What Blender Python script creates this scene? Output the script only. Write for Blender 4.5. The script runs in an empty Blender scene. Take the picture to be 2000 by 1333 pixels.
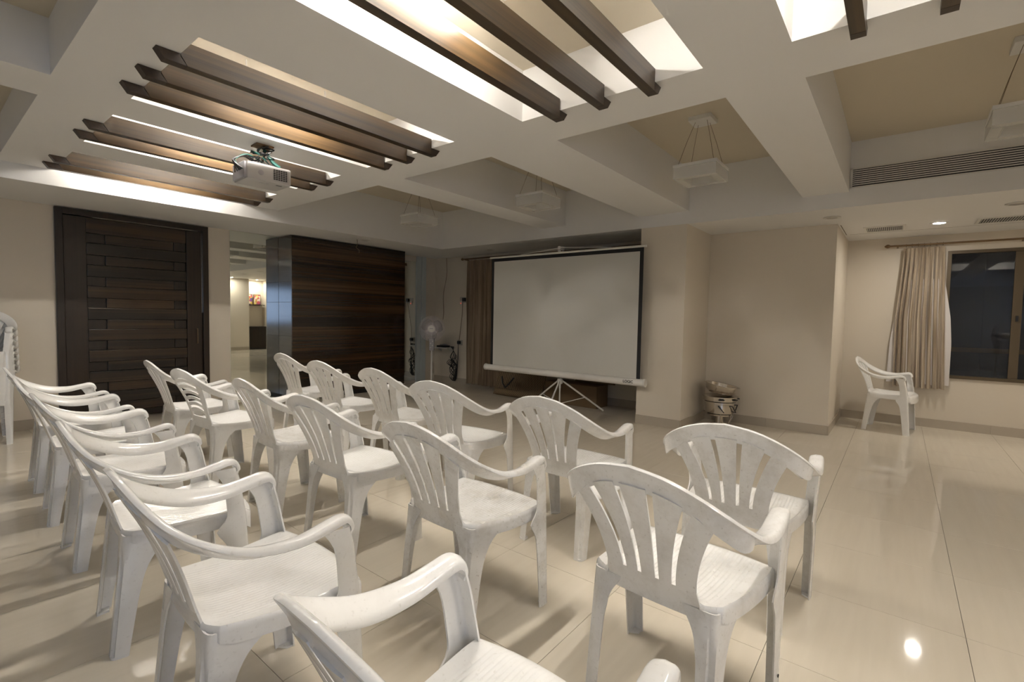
import bpy, bmesh, math, random
import numpy as np
from mathutils import Vector, Matrix
PI = math.pi
random.seed(7)
scene = bpy.context.scene
COL = scene.collection

# ------------------------------------------------------------------ camera
H = 1.22
f_px, yaw, pitch, roll = 948.41, 0.6726254, -0.05014135, 0.01857216
fw = Vector((math.cos(pitch)*math.cos(yaw), math.cos(pitch)*math.sin(yaw), math.sin(pitch)))
r0 = fw.cross(Vector((0, 0, 1))).normalized(); u0 = r0.cross(fw)
rt = math.cos(roll)*r0 + math.sin(roll)*u0
up = -math.sin(roll)*r0 + math.cos(roll)*u0
cam = bpy.data.cameras.new('camera'); cam_ob = bpy.data.objects.new('camera', cam); COL.objects.link(cam_ob)
cam.sensor_fit = 'HORIZONTAL'; cam.sensor_width = 36.0; cam.lens = f_px/2000*36.0
cam.clip_start = 0.02; cam.clip_end = 100
M = Matrix((rt, up, -fw)).transposed().to_4x4(); M.translation = Vector((0, 0, H))
cam_ob.matrix_world = M
scene.camera = cam_ob

# ------------------------------------------------------------------ world, view
w = bpy.data.worlds.new('world'); scene.world = w; w.use_nodes = True
bg = w.node_tree.nodes['Background']; bg.inputs[0].default_value = (0.010, 0.014, 0.024, 1); bg.inputs[1].default_value = 1.0
vs = scene.view_settings
vs.view_transform = 'Standard'; vs.look = 'None'; vs.gamma = 1.0; vs.use_curve_mapping = False
vs.exposure = 1.0
TUBE = 225.0        # emission of the cove tubes
DUSK = 1.6         # dusk sky seen through the window behind the camera
PEND = 1.5         # lit pendants left of the camera, outside the frame
SPOT = 250.0        # recessed downlight by the window

# ------------------------------------------------------------------ materials
def new_mat(name):
    m = bpy.data.materials.new(name); m.use_nodes = True
    nt = m.node_tree; b = nt.nodes['Principled BSDF']
    return m, nt, b
def plain(name, col, rough=0.5, metal=0.0, **kw):
    m, nt, b = new_mat(name)
    b.inputs['Base Color'].default_value = (*col, 1); b.inputs['Roughness'].default_value = rough
    b.inputs['Metallic'].default_value = metal
    for k, v in kw.items(): b.inputs[k].default_value = v
    return m
def paint(name, c1, c2, scale=3.0, rough=0.6, bump=0.02, detail=4):
    m, nt, b = new_mat(name); N = nt.nodes; L = nt.links
    tc = N.new('ShaderNodeNewGeometry'); no = N.new('ShaderNodeTexNoise'); no.inputs['Scale'].default_value = scale
    no.inputs['Detail'].default_value = detail
    L.new(tc.outputs['Position'], no.inputs['Vector'])
    mx = N.new('ShaderNodeMix'); mx.data_type = 'RGBA'
    mx.inputs[6].default_value = (*c1, 1); mx.inputs[7].default_value = (*c2, 1)
    L.new(no.outputs['Fac'], mx.inputs[0]); L.new(mx.outputs[2], b.inputs['Base Color'])
    b.inputs['Roughness'].default_value = rough
    if bump:
        n2 = N.new('ShaderNodeTexNoise'); n2.inputs['Scale'].default_value = 160; L.new(tc.outputs['Position'], n2.inputs['Vector'])
        bp = N.new('ShaderNodeBump'); bp.inputs['Strength'].default_value = bump; bp.inputs['Distance'].default_value = 0.004
        L.new(n2.outputs['Fac'], bp.inputs['Height']); L.new(bp.outputs['Normal'], b.inputs['Normal'])
    return m
def wood(name, dark, light, axis=0, rough=0.3, stretch=0.6, freq=26.0, coat=0.0, lo=0.36, hi=0.68):
    """streaked veneer, grain along the world axis"""
    m, nt, b = new_mat(name); N = nt.nodes; L = nt.links
    g = N.new('ShaderNodeNewGeometry'); mp = N.new('ShaderNodeMapping')
    sc = [freq]*3; sc[axis] = stretch; mp.inputs['Scale'].default_value = sc
    L.new(g.outputs['Position'], mp.inputs['Vector'])
    n1 = N.new('ShaderNodeTexNoise'); n1.inputs['Scale'].default_value = 1.0; n1.inputs['Detail'].default_value = 6
    n1.inputs['Roughness'].default_value = 0.65
    L.new(mp.outputs['Vector'], n1.inputs['Vector'])
    mp2 = N.new('ShaderNodeMapping'); sc2 = [freq*0.22]*3; sc2[axis] = stretch*0.35; mp2.inputs['Scale'].default_value = sc2
    L.new(g.outputs['Position'], mp2.inputs['Vector'])
    n2 = N.new('ShaderNodeTexNoise'); n2.inputs['Scale'].default_value = 1.0; n2.inputs['Detail'].default_value = 3
    L.new(mp2.outputs['Vector'], n2.inputs['Vector'])
    ma = N.new('ShaderNodeMath'); ma.operation = 'MULTIPLY_ADD'; ma.inputs[1].default_value = 0.5; 
    L.new(n1.outputs['Fac'], ma.inputs[0])
    mb_ = N.new('ShaderNodeMath'); mb_.operation = 'MULTIPLY'; mb_.inputs[1].default_value = 0.5
    L.new(n2.outputs['Fac'], mb_.inputs[0]); L.new(mb_.outputs[0], ma.inputs[2])
    cr = N.new('ShaderNodeValToRGB'); e = cr.color_ramp.elements
    e[0].position = lo; e[0].color = (*dark, 1); e[1].position = hi; e[1].color = (*light, 1)
    L.new(ma.outputs[0], cr.inputs[0]); L.new(cr.outputs[0], b.inputs['Base Color'])
    b.inputs['Roughness'].default_value = rough
    b.inputs['Coat Weight'].default_value = coat; b.inputs['Coat Roughness'].default_value = 0.12
    return m
def emit(name, col, strength):
    m, nt, b = new_mat(name)
    b.inputs['Base Color'].default_value = (*col, 1)
    b.inputs['Emission Color'].default_value = (*col, 1); b.inputs['Emission Strength'].default_value = strength
    return m

MT = {}
MT['wall'] = paint('wall_paint', (0.69, 0.625, 0.525), (0.66, 0.595, 0.50), 1.3, 0.42, 0.015)
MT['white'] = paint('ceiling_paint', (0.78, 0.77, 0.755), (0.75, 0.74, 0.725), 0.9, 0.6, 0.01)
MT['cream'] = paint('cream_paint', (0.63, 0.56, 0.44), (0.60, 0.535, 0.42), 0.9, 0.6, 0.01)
MT['skirt'] = paint('skirting_tile', (0.47, 0.41, 0.33), (0.42, 0.37, 0.30), 6, 0.25, 0)
MT['grout'] = plain('grout', (0.20, 0.17, 0.13), 0.8)
MT['beam'] = wood('beam_veneer', (0.018, 0.011, 0.005), (0.088, 0.052, 0.022), 0, 0.30, 0.5, 60, 0.0)
MT['beam_end'] = wood('beam_end_veneer', (0.022, 0.014, 0.010), (0.060, 0.037, 0.022), 1, 0.4, 3, 60)
MT['panel_h'] = wood('cabinet_veneer', (0.010, 0.006, 0.004), (0.088, 0.048, 0.022), 0, 0.22, 0.22, 30, 0.30, 0.43, 0.64)
MT['panel_h2'] = wood('cabinet_side_veneer', (0.016, 0.011, 0.009), (0.075, 0.045, 0.026), 1, 0.14, 0.4, 30, 0.6)
MT['door_h'] = wood('door_plank_veneer', (0.006, 0.004, 0.003), (0.058, 0.031, 0.014), 0, 0.30, 0.4, 34, 0.1, 0.42, 0.64)
MT['door_v'] = wood('door_stile_veneer', (0.006, 0.004, 0.003), (0.028, 0.015, 0.008), 2, 0.36, 0.5, 50)
MT['mirror'] = plain('mirror_glass', (0.80, 0.84, 0.80), 0.015, 1.0)
MT['post'] = plain('painted_post', (0.55, 0.60, 0.60), 0.35)
MT['black'] = plain('black_plastic', (0.012, 0.012, 0.013), 0.4)
MT['blackcloth'] = plain('screen_border', (0.010, 0.010, 0.011), 0.75)
MT['screen'] = paint('screen_fabric', (0.58, 0.57, 0.53), (0.56, 0.55, 0.51), 0.8, 0.75, 0)
MT['white_enamel'] = plain('white_enamel', (0.72, 0.70, 0.66), 0.3)
MT['white_plastic'] = plain('white_plastic', (0.66, 0.64, 0.60), 0.4)
MT['dull_plastic'] = plain('dull_white_plastic', (0.42, 0.41, 0.40), 0.45)
MT['grey_plastic'] = plain('grey_plastic', (0.32, 0.31, 0.33), 0.45)
MT['steel'] = plain('steel', (0.62, 0.58, 0.53), 0.14, 1.0)
MT['bronze'] = plain('bronze_rod', (0.20, 0.13, 0.07), 0.35, 0.8)
MT['alu'] = plain('brown_aluminium', (0.105, 0.078, 0.046), 0.45, 0.3)
MT['wire'] = plain('wire_brown', (0.16, 0.11, 0.06), 0.5)
MT['ply'] = plain('socket_plate', (0.42, 0.40, 0.36), 0.4)
MT['teal'] = plain('teal_cable', (0.012, 0.085, 0.068), 0.45)
MT['red'] = emit('red_led', (1.0, 0.10, 0.04), 1.5)
MT['tube'] = emit('tube_glow', (1.0, 0.945, 0.865), TUBE)
MT['spot'] = emit('downlight_glow', (1.0, 0.93, 0.83), SPOT)
MT['dusk'] = emit('dusk_sky', (0.50, 0.66, 1.0), DUSK)
MT['lit_shade'] = emit('lit_acrylic', (0.78, 0.88, 1.0), PEND)
MT['unlit'] = plain('unlit_lens', (0.55, 0.52, 0.48), 0.4)
MT['carton'] = paint('cardboard', (0.17, 0.11, 0.055), (0.14, 0.09, 0.045), 7, 0.8, 0.05)
MT['mat'] = None
MT['corrugated'] = plain('dark_sheet', (0.030, 0.034, 0.042), 0.5)
MT['maroon'] = plain('maroon_cloth', (0.10, 0.02, 0.03), 0.8)

def glass_mat():
    m, nt, b = new_mat('window_glass')
    b.inputs['Base Color'].default_value = (0.95, 0.97, 1, 1); b.inputs['Roughness'].default_value = 0.0
    b.inputs['Transmission Weight'].default_value = 1.0; b.inputs['IOR'].default_value = 1.45
    return m
MT['glass'] = glass_mat()
def frosted():
    m, nt, b = new_mat('frosted_acrylic')
    b.inputs['Base Color'].default_value = (0.86, 0.84, 0.79, 1); b.inputs['Roughness'].default_value = 0.25
    b.inputs['Alpha'].default_value = 0.38
    return m
MT['frost'] = frosted()
def cage():
    m, nt, b = new_mat('fan_cage')
    b.inputs['Base Color'].default_value = (0.62, 0.58, 0.60, 1); b.inputs['Roughness'].default_value = 0.4
    return m
MT['cage'] = cage()
def blade():
    m, nt, b = new_mat('fan_blade')
    b.inputs['Base Color'].default_value = (0.42, 0.38, 0.40, 1); b.inputs['Roughness'].default_value = 0.2
    b.inputs['Alpha'].default_value = 0.30
    return m
MT['blade'] = blade()

def tile_mat():
    m, nt, b = new_mat('floor_tile'); N = nt.nodes; L = nt.links
    g = N.new('ShaderNodeNewGeometry'); mp = N.new('ShaderNodeMapping'); mp.inputs['Scale'].default_value = (2.0, 26, 1)
    L.new(g.outputs['Position'], mp.inputs['Vector'])
    n = N.new('ShaderNodeTexNoise'); n.inputs['Scale'].default_value = 1.0; n.inputs['Detail'].default_value = 4
    L.new(mp.outputs['Vector'], n.inputs['Vector'])
    oi = N.new('ShaderNodeObjectInfo')
    ad = N.new('ShaderNodeMath'); ad.operation = 'MULTIPLY_ADD'; ad.inputs[1].default_value = 0.25
    L.new(oi.outputs['Random'], ad.inputs[0]); L.new(n.outputs['Fac'], ad.inputs[2])
    cr = N.new('ShaderNodeValToRGB'); e = cr.color_ramp.elements
    e[0].position = 0.3; e[0].color = (0.645, 0.580, 0.475, 1); e[1].position = 0.95; e[1].color = (0.70, 0.635, 0.525, 1)
    L.new(ad.outputs[0], cr.inputs[0]); L.new(cr.outputs[0], b.inputs['Base Color'])
    b.inputs['Roughness'].default_value = 0.05; b.inputs['IOR'].default_value = 1.5
    return m
MT['tile'] = tile_mat()

def chair_mat():
    m, nt, b = new_mat('moulded_plastic'); N = nt.nodes; L = nt.links
    g = N.new('ShaderNodeNewGeometry'); oi = N.new('ShaderNodeObjectInfo')
    sep = N.new('ShaderNodeSeparateColor'); L.new(oi.outputs['Color'], sep.inputs[0])
    n1 = N.new('ShaderNodeTexNoise'); n1.inputs['Scale'].default_value = 9; n1.inputs['Detail'].default_value = 8; n1.inputs['Roughness'].default_value = 0.7
    L.new(g.outputs['Position'], n1.inputs['Vector'])
    r1 = N.new('ShaderNodeMapRange'); r1.inputs[1].default_value = 0.46; r1.inputs[2].default_value = 0.80
    L.new(n1.outputs['Fac'], r1.inputs[0])
    n2 = N.new('ShaderNodeTexNoise'); n2.inputs['Scale'].default_value = 95; n2.inputs['Detail'].default_value = 3
    L.new(g.outputs['Position'], n2.inputs['Vector'])
    r2 = N.new('ShaderNodeMapRange'); r2.inputs[1].default_value = 0.62; r2.inputs[2].default_value = 0.80
    L.new(n2.outputs['Fac'], r2.inputs[0])
    a = N.new('ShaderNodeMath'); a.operation = 'MULTIPLY'; L.new(r1.outputs[0], a.inputs[0]); L.new(sep.outputs[0], a.inputs[1])
    c = N.new('ShaderNodeMath'); c.operation = 'MULTIPLY'; L.new(r2.outputs[0], c.inputs[0]); L.new(sep.outputs[1], c.inputs[1])
    mx = N.new('ShaderNodeMix'); mx.data_type = 'RGBA'
    mx.inputs[6].default_value = (0.84, 0.83, 0.81, 1); mx.inputs[7].default_value = (0.54, 0.505, 0.44, 1)
    L.new(a.outputs[0], mx.inputs[0])
    m2 = N.new('ShaderNodeMix'); m2.data_type = 'RGBA'; m2.inputs[7].default_value = (0.50, 0.475, 0.43, 1)
    L.new(c.outputs[0], m2.inputs[0]); L.new(mx.outputs[2], m2.inputs[6])
    L.new(m2.outputs[2], b.inputs['Base Color'])
    rr = N.new('ShaderNodeMapRange'); rr.inputs[3].default_value = 0.12; rr.inputs[4].default_value = 0.5
    L.new(a.outputs[0], rr.inputs[0]); L.new(rr.outputs[0], b.inputs['Roughness'])
    b.inputs['IOR'].default_value = 1.5
    return m
MT['chair'] = chair_mat()
def curtain_mat(name, c1, c2):
    m, nt, b = new_mat(name); N = nt.nodes; L = nt.links
    g = N.new('ShaderNodeNewGeometry'); mp = N.new('ShaderNodeMapping'); mp.inputs['Scale'].default_value = (30, 30, 1.2)
    L.new(g.outputs['Position'], mp.inputs['Vector'])
    n = N.new('ShaderNodeTexNoise'); n.inputs['Scale'].default_value = 1.0; n.inputs['Detail'].default_value = 5
    L.new(mp.outputs['Vector'], n.inputs['Vector'])
    cr = N.new('ShaderNodeValToRGB'); e = cr.color_ramp.elements
    e[0].position = 0.38; e[0].color = (*c1, 1); e[1].position = 0.62; e[1].color = (*c2, 1)
    L.new(n.outputs['Fac'], cr.inputs[0]); L.new(cr.outputs[0], b.inputs['Base Color'])
    b.inputs['Roughness'].default_value = 0.7; b.inputs['Sheen Weight'].default_value = 0.2
    return m
MT['curtain'] = curtain_mat('curtain_silk', (0.30, 0.23, 0.155), (0.50, 0.42, 0.32))
MT['curtain2'] = curtain_mat('curtain_brown', (0.18, 0.125, 0.075), (0.27, 0.20, 0.13))
MT['lining'] = plain('curtain_lining', (0.72, 0.68, 0.66), 0.8)

def weave():
    m, nt, b = new_mat('woven_mat'); N = nt.nodes; L = nt.links
    g = N.new('ShaderNodeNewGeometry'); ck = N.new('ShaderNodeTexChecker'); ck.inputs['Scale'].default_value = 60
    ck.inputs[1].default_value = (0.20, 0.14, 0.07, 1); ck.inputs[2].default_value = (0.07, 0.045, 0.025, 1)
    L.new(g.outputs['Position'], ck.inputs['Vector']); L.new(ck.outputs[0], b.inputs['Base Color']); b.inputs['Roughness'].default_value = 0.8
    return m
MT['mat'] = weave()
def picture(name, seed, cols):
    m, nt, b = new_mat(name); N = nt.nodes; L = nt.links
    g = N.new('ShaderNodeNewGeometry'); v = N.new('ShaderNodeTexVoronoi'); v.inputs['Scale'].default_value = 16
    mp = N.new('ShaderNodeMapping'); mp.inputs['Location'].default_value = (seed, seed*2, seed*3)
    L.new(g.outputs['Position'], mp.inputs['Vector']); L.new(mp.outputs['Vector'], v.inputs['Vector'])
    cr = N.new('ShaderNodeValToRGB'); cr.color_ramp.interpolation = 'CONSTANT'
    el = cr.color_ramp.elements
    while len(el) < len(cols): el.new(0.5)
    for i, c in enumerate(cols): el[i].position = i/len(cols); el[i].color = (*c, 1)
    sp = N.new('ShaderNodeSeparateColor'); L.new(v.outputs['Color'], sp.inputs[0]); L.new(sp.outputs[0], cr.inputs[0])
    L.new(cr.outputs[0], b.inputs['Base Color']); b.inputs['Roughness'].default_value = 0.3
    return m
MT['pic_a'] = picture('print_a', 1.3, [(0.25, 0.08, 0.30), (0.70, 0.50, 0.10), (0.60, 0.12, 0.10), (0.75, 0.65, 0.5), (0.12, 0.10, 0.35)])
MT['pic_b'] = picture('print_b', 4.1, [(0.55, 0.10, 0.12), (0.75, 0.6, 0.2), (0.35, 0.12, 0.30), (0.75, 0.65, 0.55), (0.5, 0.3, 0.1)])

# ------------------------------------------------------------------ mesh helpers
class MB:
    def __init__(s): s.v = []; s.f = []; s.m = []; s.cur = 0
    def add(s, V, F):
        o = len(s.v); s.v += [tuple(map(float, p)) for p in V]; s.f += [tuple(i+o for i in f) for f in F]; s.m += [s.cur]*len(F); return s
    def box(s, x0, x1, y0, y1, z0, z1):
        V = [(x0,y0,z0),(x1,y0,z0),(x1,y1,z0),(x0,y1,z0),(x0,y0,z1),(x1,y0,z1),(x1,y1,z1),(x0,y1,z1)]
        return s.add(V, [(0,3,2,1),(4,5,6,7),(0,1,5,4),(1,2,6,5),(2,3,7,6),(3,0,4,7)])
    def cbox(s, c, h):
        return s.box(c[0]-h[0], c[0]+h[0], c[1]-h[1], c[1]+h[1], c[2]-h[2], c[2]+h[2])
    def bbox(s, x0, x1, y0, y1, z0, z1, b=0.003):
        """box with chamfered edges"""
        bm = bmesh.new(); bmesh.ops.create_cube(bm, size=1.0)
        for v in bm.verts:
            v.co = ((x0+x1)/2+v.co.x*(x1-x0), (y0+y1)/2+v.co.y*(y1-y0), (z0+z1)/2+v.co.z*(z1-z0))
        bmesh.ops.bevel(bm, geom=list(bm.edges), offset=b, segments=2, affect='EDGES', profile=0.6)
        bm.verts.index_update(); V = [tuple(v.co) for v in bm.verts]; F = [tuple(v.index for v in f.verts) for f in bm.faces]; bm.free()
        return s.add(V, F)
    def quad(s, a, b, c, d): return s.add([a, b, c, d], [(0, 1, 2, 3)])
    def tube(s, pts, r, n=8, caps=True):
        P = [Vector(p) for p in pts]; V = []; F = []
        rr = r if hasattr(r, '__len__') else [r]*len(P)
        d0 = (P[1]-P[0]).normalized(); ref = Vector((0,0,1)) if abs(d0.z) < 0.9 else Vector((1,0,0))
        a = d0.cross(ref).normalized()
        for i, p in enumerate(P):
            d = ((P[min(i+1,len(P)-1)]-P[max(i-1,0)])).normalized()
            a = (a - d*a.dot(d)).normalized(); b = d.cross(a)
            for k in range(n):
                t = 2*PI*k/n; V.append(p + (a*math.cos(t)+b*math.sin(t))*rr[i])
        for i in range(len(P)-1):
            for k in range(n):
                F.append((i*n+k, i*n+(k+1)%n, (i+1)*n+(k+1)%n, (i+1)*n+k))
        if caps: F.append(tuple(range(n))[::-1]); F.append(tuple((len(P)-1)*n+k for k in range(n)))
        return s.add(V, F)
    def lathe(s, c, prof, n=24, axis='z', caps=True):
        V = []; F = []
        for (r, z) in prof:
            for k in range(n):
                t = 2*PI*k/n; x, y = r*math.cos(t), r*math.sin(t)
                q = (x, y, z) if axis == 'z' else ((z, x, y) if axis == 'x' else (x, z, y))
                V.append((c[0]+q[0], c[1]+q[1], c[2]+q[2]))
        for i in range(len(prof)-1):
            for k in range(n): F.append((i*n+k, i*n+(k+1)%n, (i+1)*n+(k+1)%n, (i+1)*n+k))
        if caps and prof[0][0] > 1e-6: F.append(tuple(range(n))[::-1])
        if caps and prof[-1][0] > 1e-6: F.append(tuple((len(prof)-1)*n+k for k in range(n)))
        return s.add(V, F)
    def prism(s, poly, z0, z1, axis='z'):
        n = len(poly); V = []
        for z in (z0, z1):
            for (a, b) in poly: V.append((a, b, z) if axis == 'z' else ((z, a, b) if axis == 'x' else (a, z, b)))
        F = [tuple(range(n))[::-1], tuple(range(n, 2*n))] + [(i, (i+1) % n, n+(i+1) % n, n+i) for i in range(n)]
        return s.add(V, F)
    def shell(s, P, th):
        """closed thin shell about a grid of points P[i][j]"""
        P = np.asarray(P, float); nu, nv, _ = P.shape
        du = np.gradient(P, axis=0); dv = np.gradient(P, axis=1)
        n = np.cross(du, dv); ln = np.linalg.norm(n, axis=2, keepdims=True); n = n/np.maximum(ln, 1e-12)
        A = (P+n*th/2).reshape(-1, 3); B = (P-n*th/2).reshape(-1, 3); o = nu*nv
        F = []; I = lambda i, j: i*nv+j
        for i in range(nu-1):
            for j in range(nv-1):
                F.append((I(i,j), I(i+1,j), I(i+1,j+1), I(i,j+1)))
                F.append((o+I(i,j), o+I(i,j+1), o+I(i+1,j+1), o+I(i+1,j)))
        for i in range(nu-1):
            F.append((I(i,0), o+I(i,0), o+I(i+1,0), I(i+1,0))); F.append((I(i,nv-1), I(i+1,nv-1), o+I(i+1,nv-1), o+I(i,nv-1)))
        for j in range(nv-1):
            F.append((I(0,j), I(0,j+1), o+I(0,j+1), o+I(0,j))); F.append((I(nu-1,j), o+I(nu-1,j), o+I(nu-1,j+1), I(nu-1,j+1)))
        return s.add(np.vstack([A, B]).tolist(), F)
    def loft(s, secs, caps=True):
        n = len(secs[0]); V = [p for sec in secs for p in sec]; F = []
        for i in range(len(secs)-1):
            for k in range(n): F.append((i*n+k, i*n+(k+1) % n, (i+1)*n+(k+1) % n, (i+1)*n+k))
        if caps: F.append(tuple(range(n))[::-1]); F.append(tuple((len(secs)-1)*n+k for k in range(n)))
        return s.add(V, F)
    def mesh(s, name, mats, smooth=False, angle=40):
        me = bpy.data.meshes.new(name); me.from_pydata(s.v, [], s.f); me.update()
        bm = bmesh.new(); bm.from_mesh(me); bmesh.ops.recalc_face_normals(bm, faces=bm.faces); bm.to_mesh(me); bm.free()
        for m in (mats if isinstance(mats, (list, tuple)) else [mats]): me.materials.append(MT[m] if isinstance(m, str) else m)
        if any(s.m):
            me.polygons.foreach_set('material_index', s.m)
        if smooth:
            me.polygons.foreach_set('use_smooth', [True]*len(me.polygons)); me.set_sharp_from_angle(angle=math.radians(angle))
        return me
    def build(s, name, mats, parent=None, smooth=False, angle=40):
        o = bpy.data.objects.new(name, s.mesh(name, mats, smooth, angle)); COL.objects.link(o)
        if parent is not None: o.parent = parent
        return o

def tag(o, label=None, cat=None, group=None, kind=None):
    if label: o['label'] = label
    if cat: o['category'] = cat
    if group: o['group'] = group
    if kind: o['kind'] = kind
    return o
def thing(name, label, cat, loc=(0,0,0), rz=0.0, group=None):
    o = bpy.data.objects.new(name, None); COL.objects.link(o); o.location = loc; o.rotation_euler = (0, 0, rz)
    o.empty_display_size = 0.05
    return tag(o, label, cat, group)
def inst(me, name, parent, loc=(0,0,0), rot=(0,0,0)):
    o = bpy.data.objects.new(name, me); COL.objects.link(o); o.parent = parent; o.location = loc; o.rotation_euler = rot; return o
def struct(o): o['kind'] = 'structure'; return o
def copy_tree(src, parent=None):
    c = src.copy(); COL.objects.link(c); c.parent = parent
    for ch in list(src.children): copy_tree(ch, c)
    return c
def spline(keys, n):
    """Catmull-Rom through keys -> n points"""
    K = np.asarray(keys, float); m = len(K); out = []
    for t in np.linspace(0, m-1, n):
        i = min(int(t), m-2); u = t-i
        p0 = K[max(i-1, 0)]; p1 = K[i]; p2 = K[i+1]; p3 = K[min(i+2, m-1)]
        out.append(0.5*((2*p1)+(-p0+p2)*u+(2*p0-5*p1+4*p2-p3)*u*u+(-p0+3*p1-3*p2+p3)*u**3))
    return np.array(out)

# ------------------------------------------------------------------ room shell
XF, XC, XW = 6.20, 5.35, 7.57        # screen wall, pillar / soffit face, window wall
YD, YR, XR = 6.78, -2.75, -2.95      # door wall, right wall, rear wall
YP = 0.56                            # corner of the alcove wall
ZS, ZM = 2.265, 2.40                 # soffit, main ceiling plane
T = 0.10
# floor: grout bed, tiles as children
fl = struct(MB().box(XR, XW, YR-0.5, YD, -0.06, -0.008).build('floor', 'grout'))
tl = 0.6; gap = 0.0016
tile_me = MB().bbox(-tl/2+gap/2, tl/2-gap/2, -tl/2+gap/2, tl/2-gap/2, -0.010, 0.0, 0.0008).mesh('floor_tile', 'tile')
gx0, gy0 = 2.552, 0.342
for i in range(math.floor((XR-gx0)/tl), math.ceil((XW-gx0)/tl)):
    for j in range(math.floor((YR-0.5-gy0)/tl), math.ceil((YD-gy0)/tl)):
        cx, cy = gx0+(i+0.5)*tl, gy0+(j+0.5)*tl
        if cx-tl/2 > XF and cy-tl/2 > YP: continue
        inst(tile_me, 'tile', fl, (cx, cy, 0))
# ceiling as stepped planes
xs = [XR, -2.1, 0.50, 0.83, 2.37, 2.75, XC, XW]
ys = [YR-0.5, -2.2, -1.4, -1.0, 0.41, 0.775, 1.84, 2.42, 3.42, 3.79, 4.56, 4.93, 5.70, YD]
def zc(i, j):
    if i < 0 or j < 0 or i >= len(xs)-1 or j >= len(ys)-1: return None
    y = (ys[j]+ys[j+1])/2
    if y > 5.70 or y < -2.2: return ZS
    if i == 0 or i == 6: return ZS
    if i in (2, 4): return ZM
    opening = (-2.2 < y < -1.4) or (-1.0 < y < 0.41) or (0.775 < y < 1.84) or (2.42 < y < 3.42) or (3.79 < y < 4.56) or (4.93 < y < 5.70)
    if i == 3: return 2.70 if opening else ZM
    if 3.79 < y: opening = True
    if i == 5: return 2.84 if opening else ZM
    return 2.68 if opening else ZM
cb = MB()
for i in range(len(xs)-1):
    for j in range(len(ys)-1):
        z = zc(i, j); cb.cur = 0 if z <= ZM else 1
        cb.quad((xs[i],ys[j],z), (xs[i],ys[j+1],z), (xs[i+1],ys[j+1],z), (xs[i+1],ys[j],z))
        cb.cur = 0
        zr = zc(i+1, j); zu = zc(i, j+1)
        if zr is not None and abs(zr-z) > 1e-4:
            cb.quad((xs[i+1],ys[j],z), (xs[i+1],ys[j+1],z), (xs[i+1],ys[j+1],zr), (xs[i+1],ys[j],zr))
        if zu is not None and abs(zu-z) > 1e-4:
            cb.quad((xs[i],ys[j+1],z), (xs[i+1],ys[j+1],z), (xs[i+1],ys[j+1],zu), (xs[i],ys[j+1],zu))
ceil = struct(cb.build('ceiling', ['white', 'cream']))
WT = 2.30
# door wall, with the door hole
DX0, DX1, DZ = 0.985, 2.385, 2.255
wl = MB(); wl.box(XR-T, DX0, YD, YD+T, -0.01, WT); wl.box(DX1, XF+T, YD, YD+T, -0.01, WT); wl.box(DX0, DX1, YD, YD+T, DZ, WT)
wl.box(DX0, DX1, YD+0.09, YD+T+0.02, -0.01, DZ)
struct(wl.build('wall_left', 'wall'))
# screen wall, alcove return, window wall
WY0, WY1, WZ0, WZ1 = -1.62, -0.40, 0.60, 2.07
wf = MB(); wf.box(XF, XF+T, YP+T, YD+T, -0.01, WT); wf.box(XF, XW+T, YP, YP+T, -0.01, WT)
struct(wf.build('wall_front', 'wall'))
ww = MB(); ww.box(XW, XW+T, WY1, YP, -0.01, WT); ww.box(XW, XW+T, YR-0.6, WY0, -0.01, WT)
ww.box(XW, XW+T, WY0, WY1, -0.01, WZ0); ww.box(XW, XW+T, WY0, WY1, WZ1, WT)
struct(ww.build('wall_window', 'wall'))
# pillar beside the screen
pl = MB(); pl.box(XC, XF, 1.855, 2.38, -0.01, ZS); struct(pl.build('wall_pillar', 'wall'))
# right wall (behind the camera's right), with a dusk window, and a niche at its far end
BX0, BX1, BZ0, BZ1 = -2.3, -0.5, 0.85, 2.05
wr = MB(); wr.box(XR-T, BX0, YR-T, YR, -0.01, WT); wr.box(BX1, 6.92, YR-T, YR, -0.01, WT); wr.box(BX0, BX1, YR-T, YR, -0.01, BZ0); wr.box(BX0, BX1, YR-T, YR, BZ1, WT)
wr.box(6.92, XW+T, YR-0.6, YR-0.5, -0.01, WT); wr.box(6.82, 6.92, YR-0.5, YR-T, -0.01, WT)
struct(wr.build('wall_right', 'wall'))
struct(MB().box(XR-T, XR, YR-T, YD+T, -0.01, WT).build('wall_rear', 'wall'))
# skirting tiles
def skirt(name, p, q, off=0.012, h=0.10, seg=0.6):
    p = Vector(p); q = Vector(q); d = q-p; L = d.length; d.normalize(); n = Vector((-d.y, d.x))
    root = MB(); k = 0; base = None; s0 = 0.0
    while s0 < L-1e-3:
        s1 = min(s0+seg, L); a = p+d*(s0+0.0006); b = p+d*(s1-0.0006)
        c = [a, b, b+n*off, a+n*off]
        o = MB().prism([(v.x, v.y) for v in c], 0.0, h).build(name if base is None else 'skirting_tile', 'skirt', base)
        if base is None: base = struct(o)
        s0 = s1
    return base
skirt('baseboard_left', (DX0, YD), (XR, YD)); skirt('baseboard_door', (2.64, YD), (DX1, YD))
skirt('baseboard_front', (XF, 2.38), (XF, YD)); skirt('baseboard_alcove', (XF, YP), (XF, 1.855))
skirt('baseboard_return', (XW, YP), (XF, YP)); skirt('baseboard_window', (XW, YR-0.5), (XW, YP))
skirt('baseboard_pillar', (XC, 1.855), (XC, 2.38)); skirt('baseboard_pillar_side', (XF, 1.855), (XC, 1.855))
skirt('baseboard_right', (BX1, YR), (6.92, YR))

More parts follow.
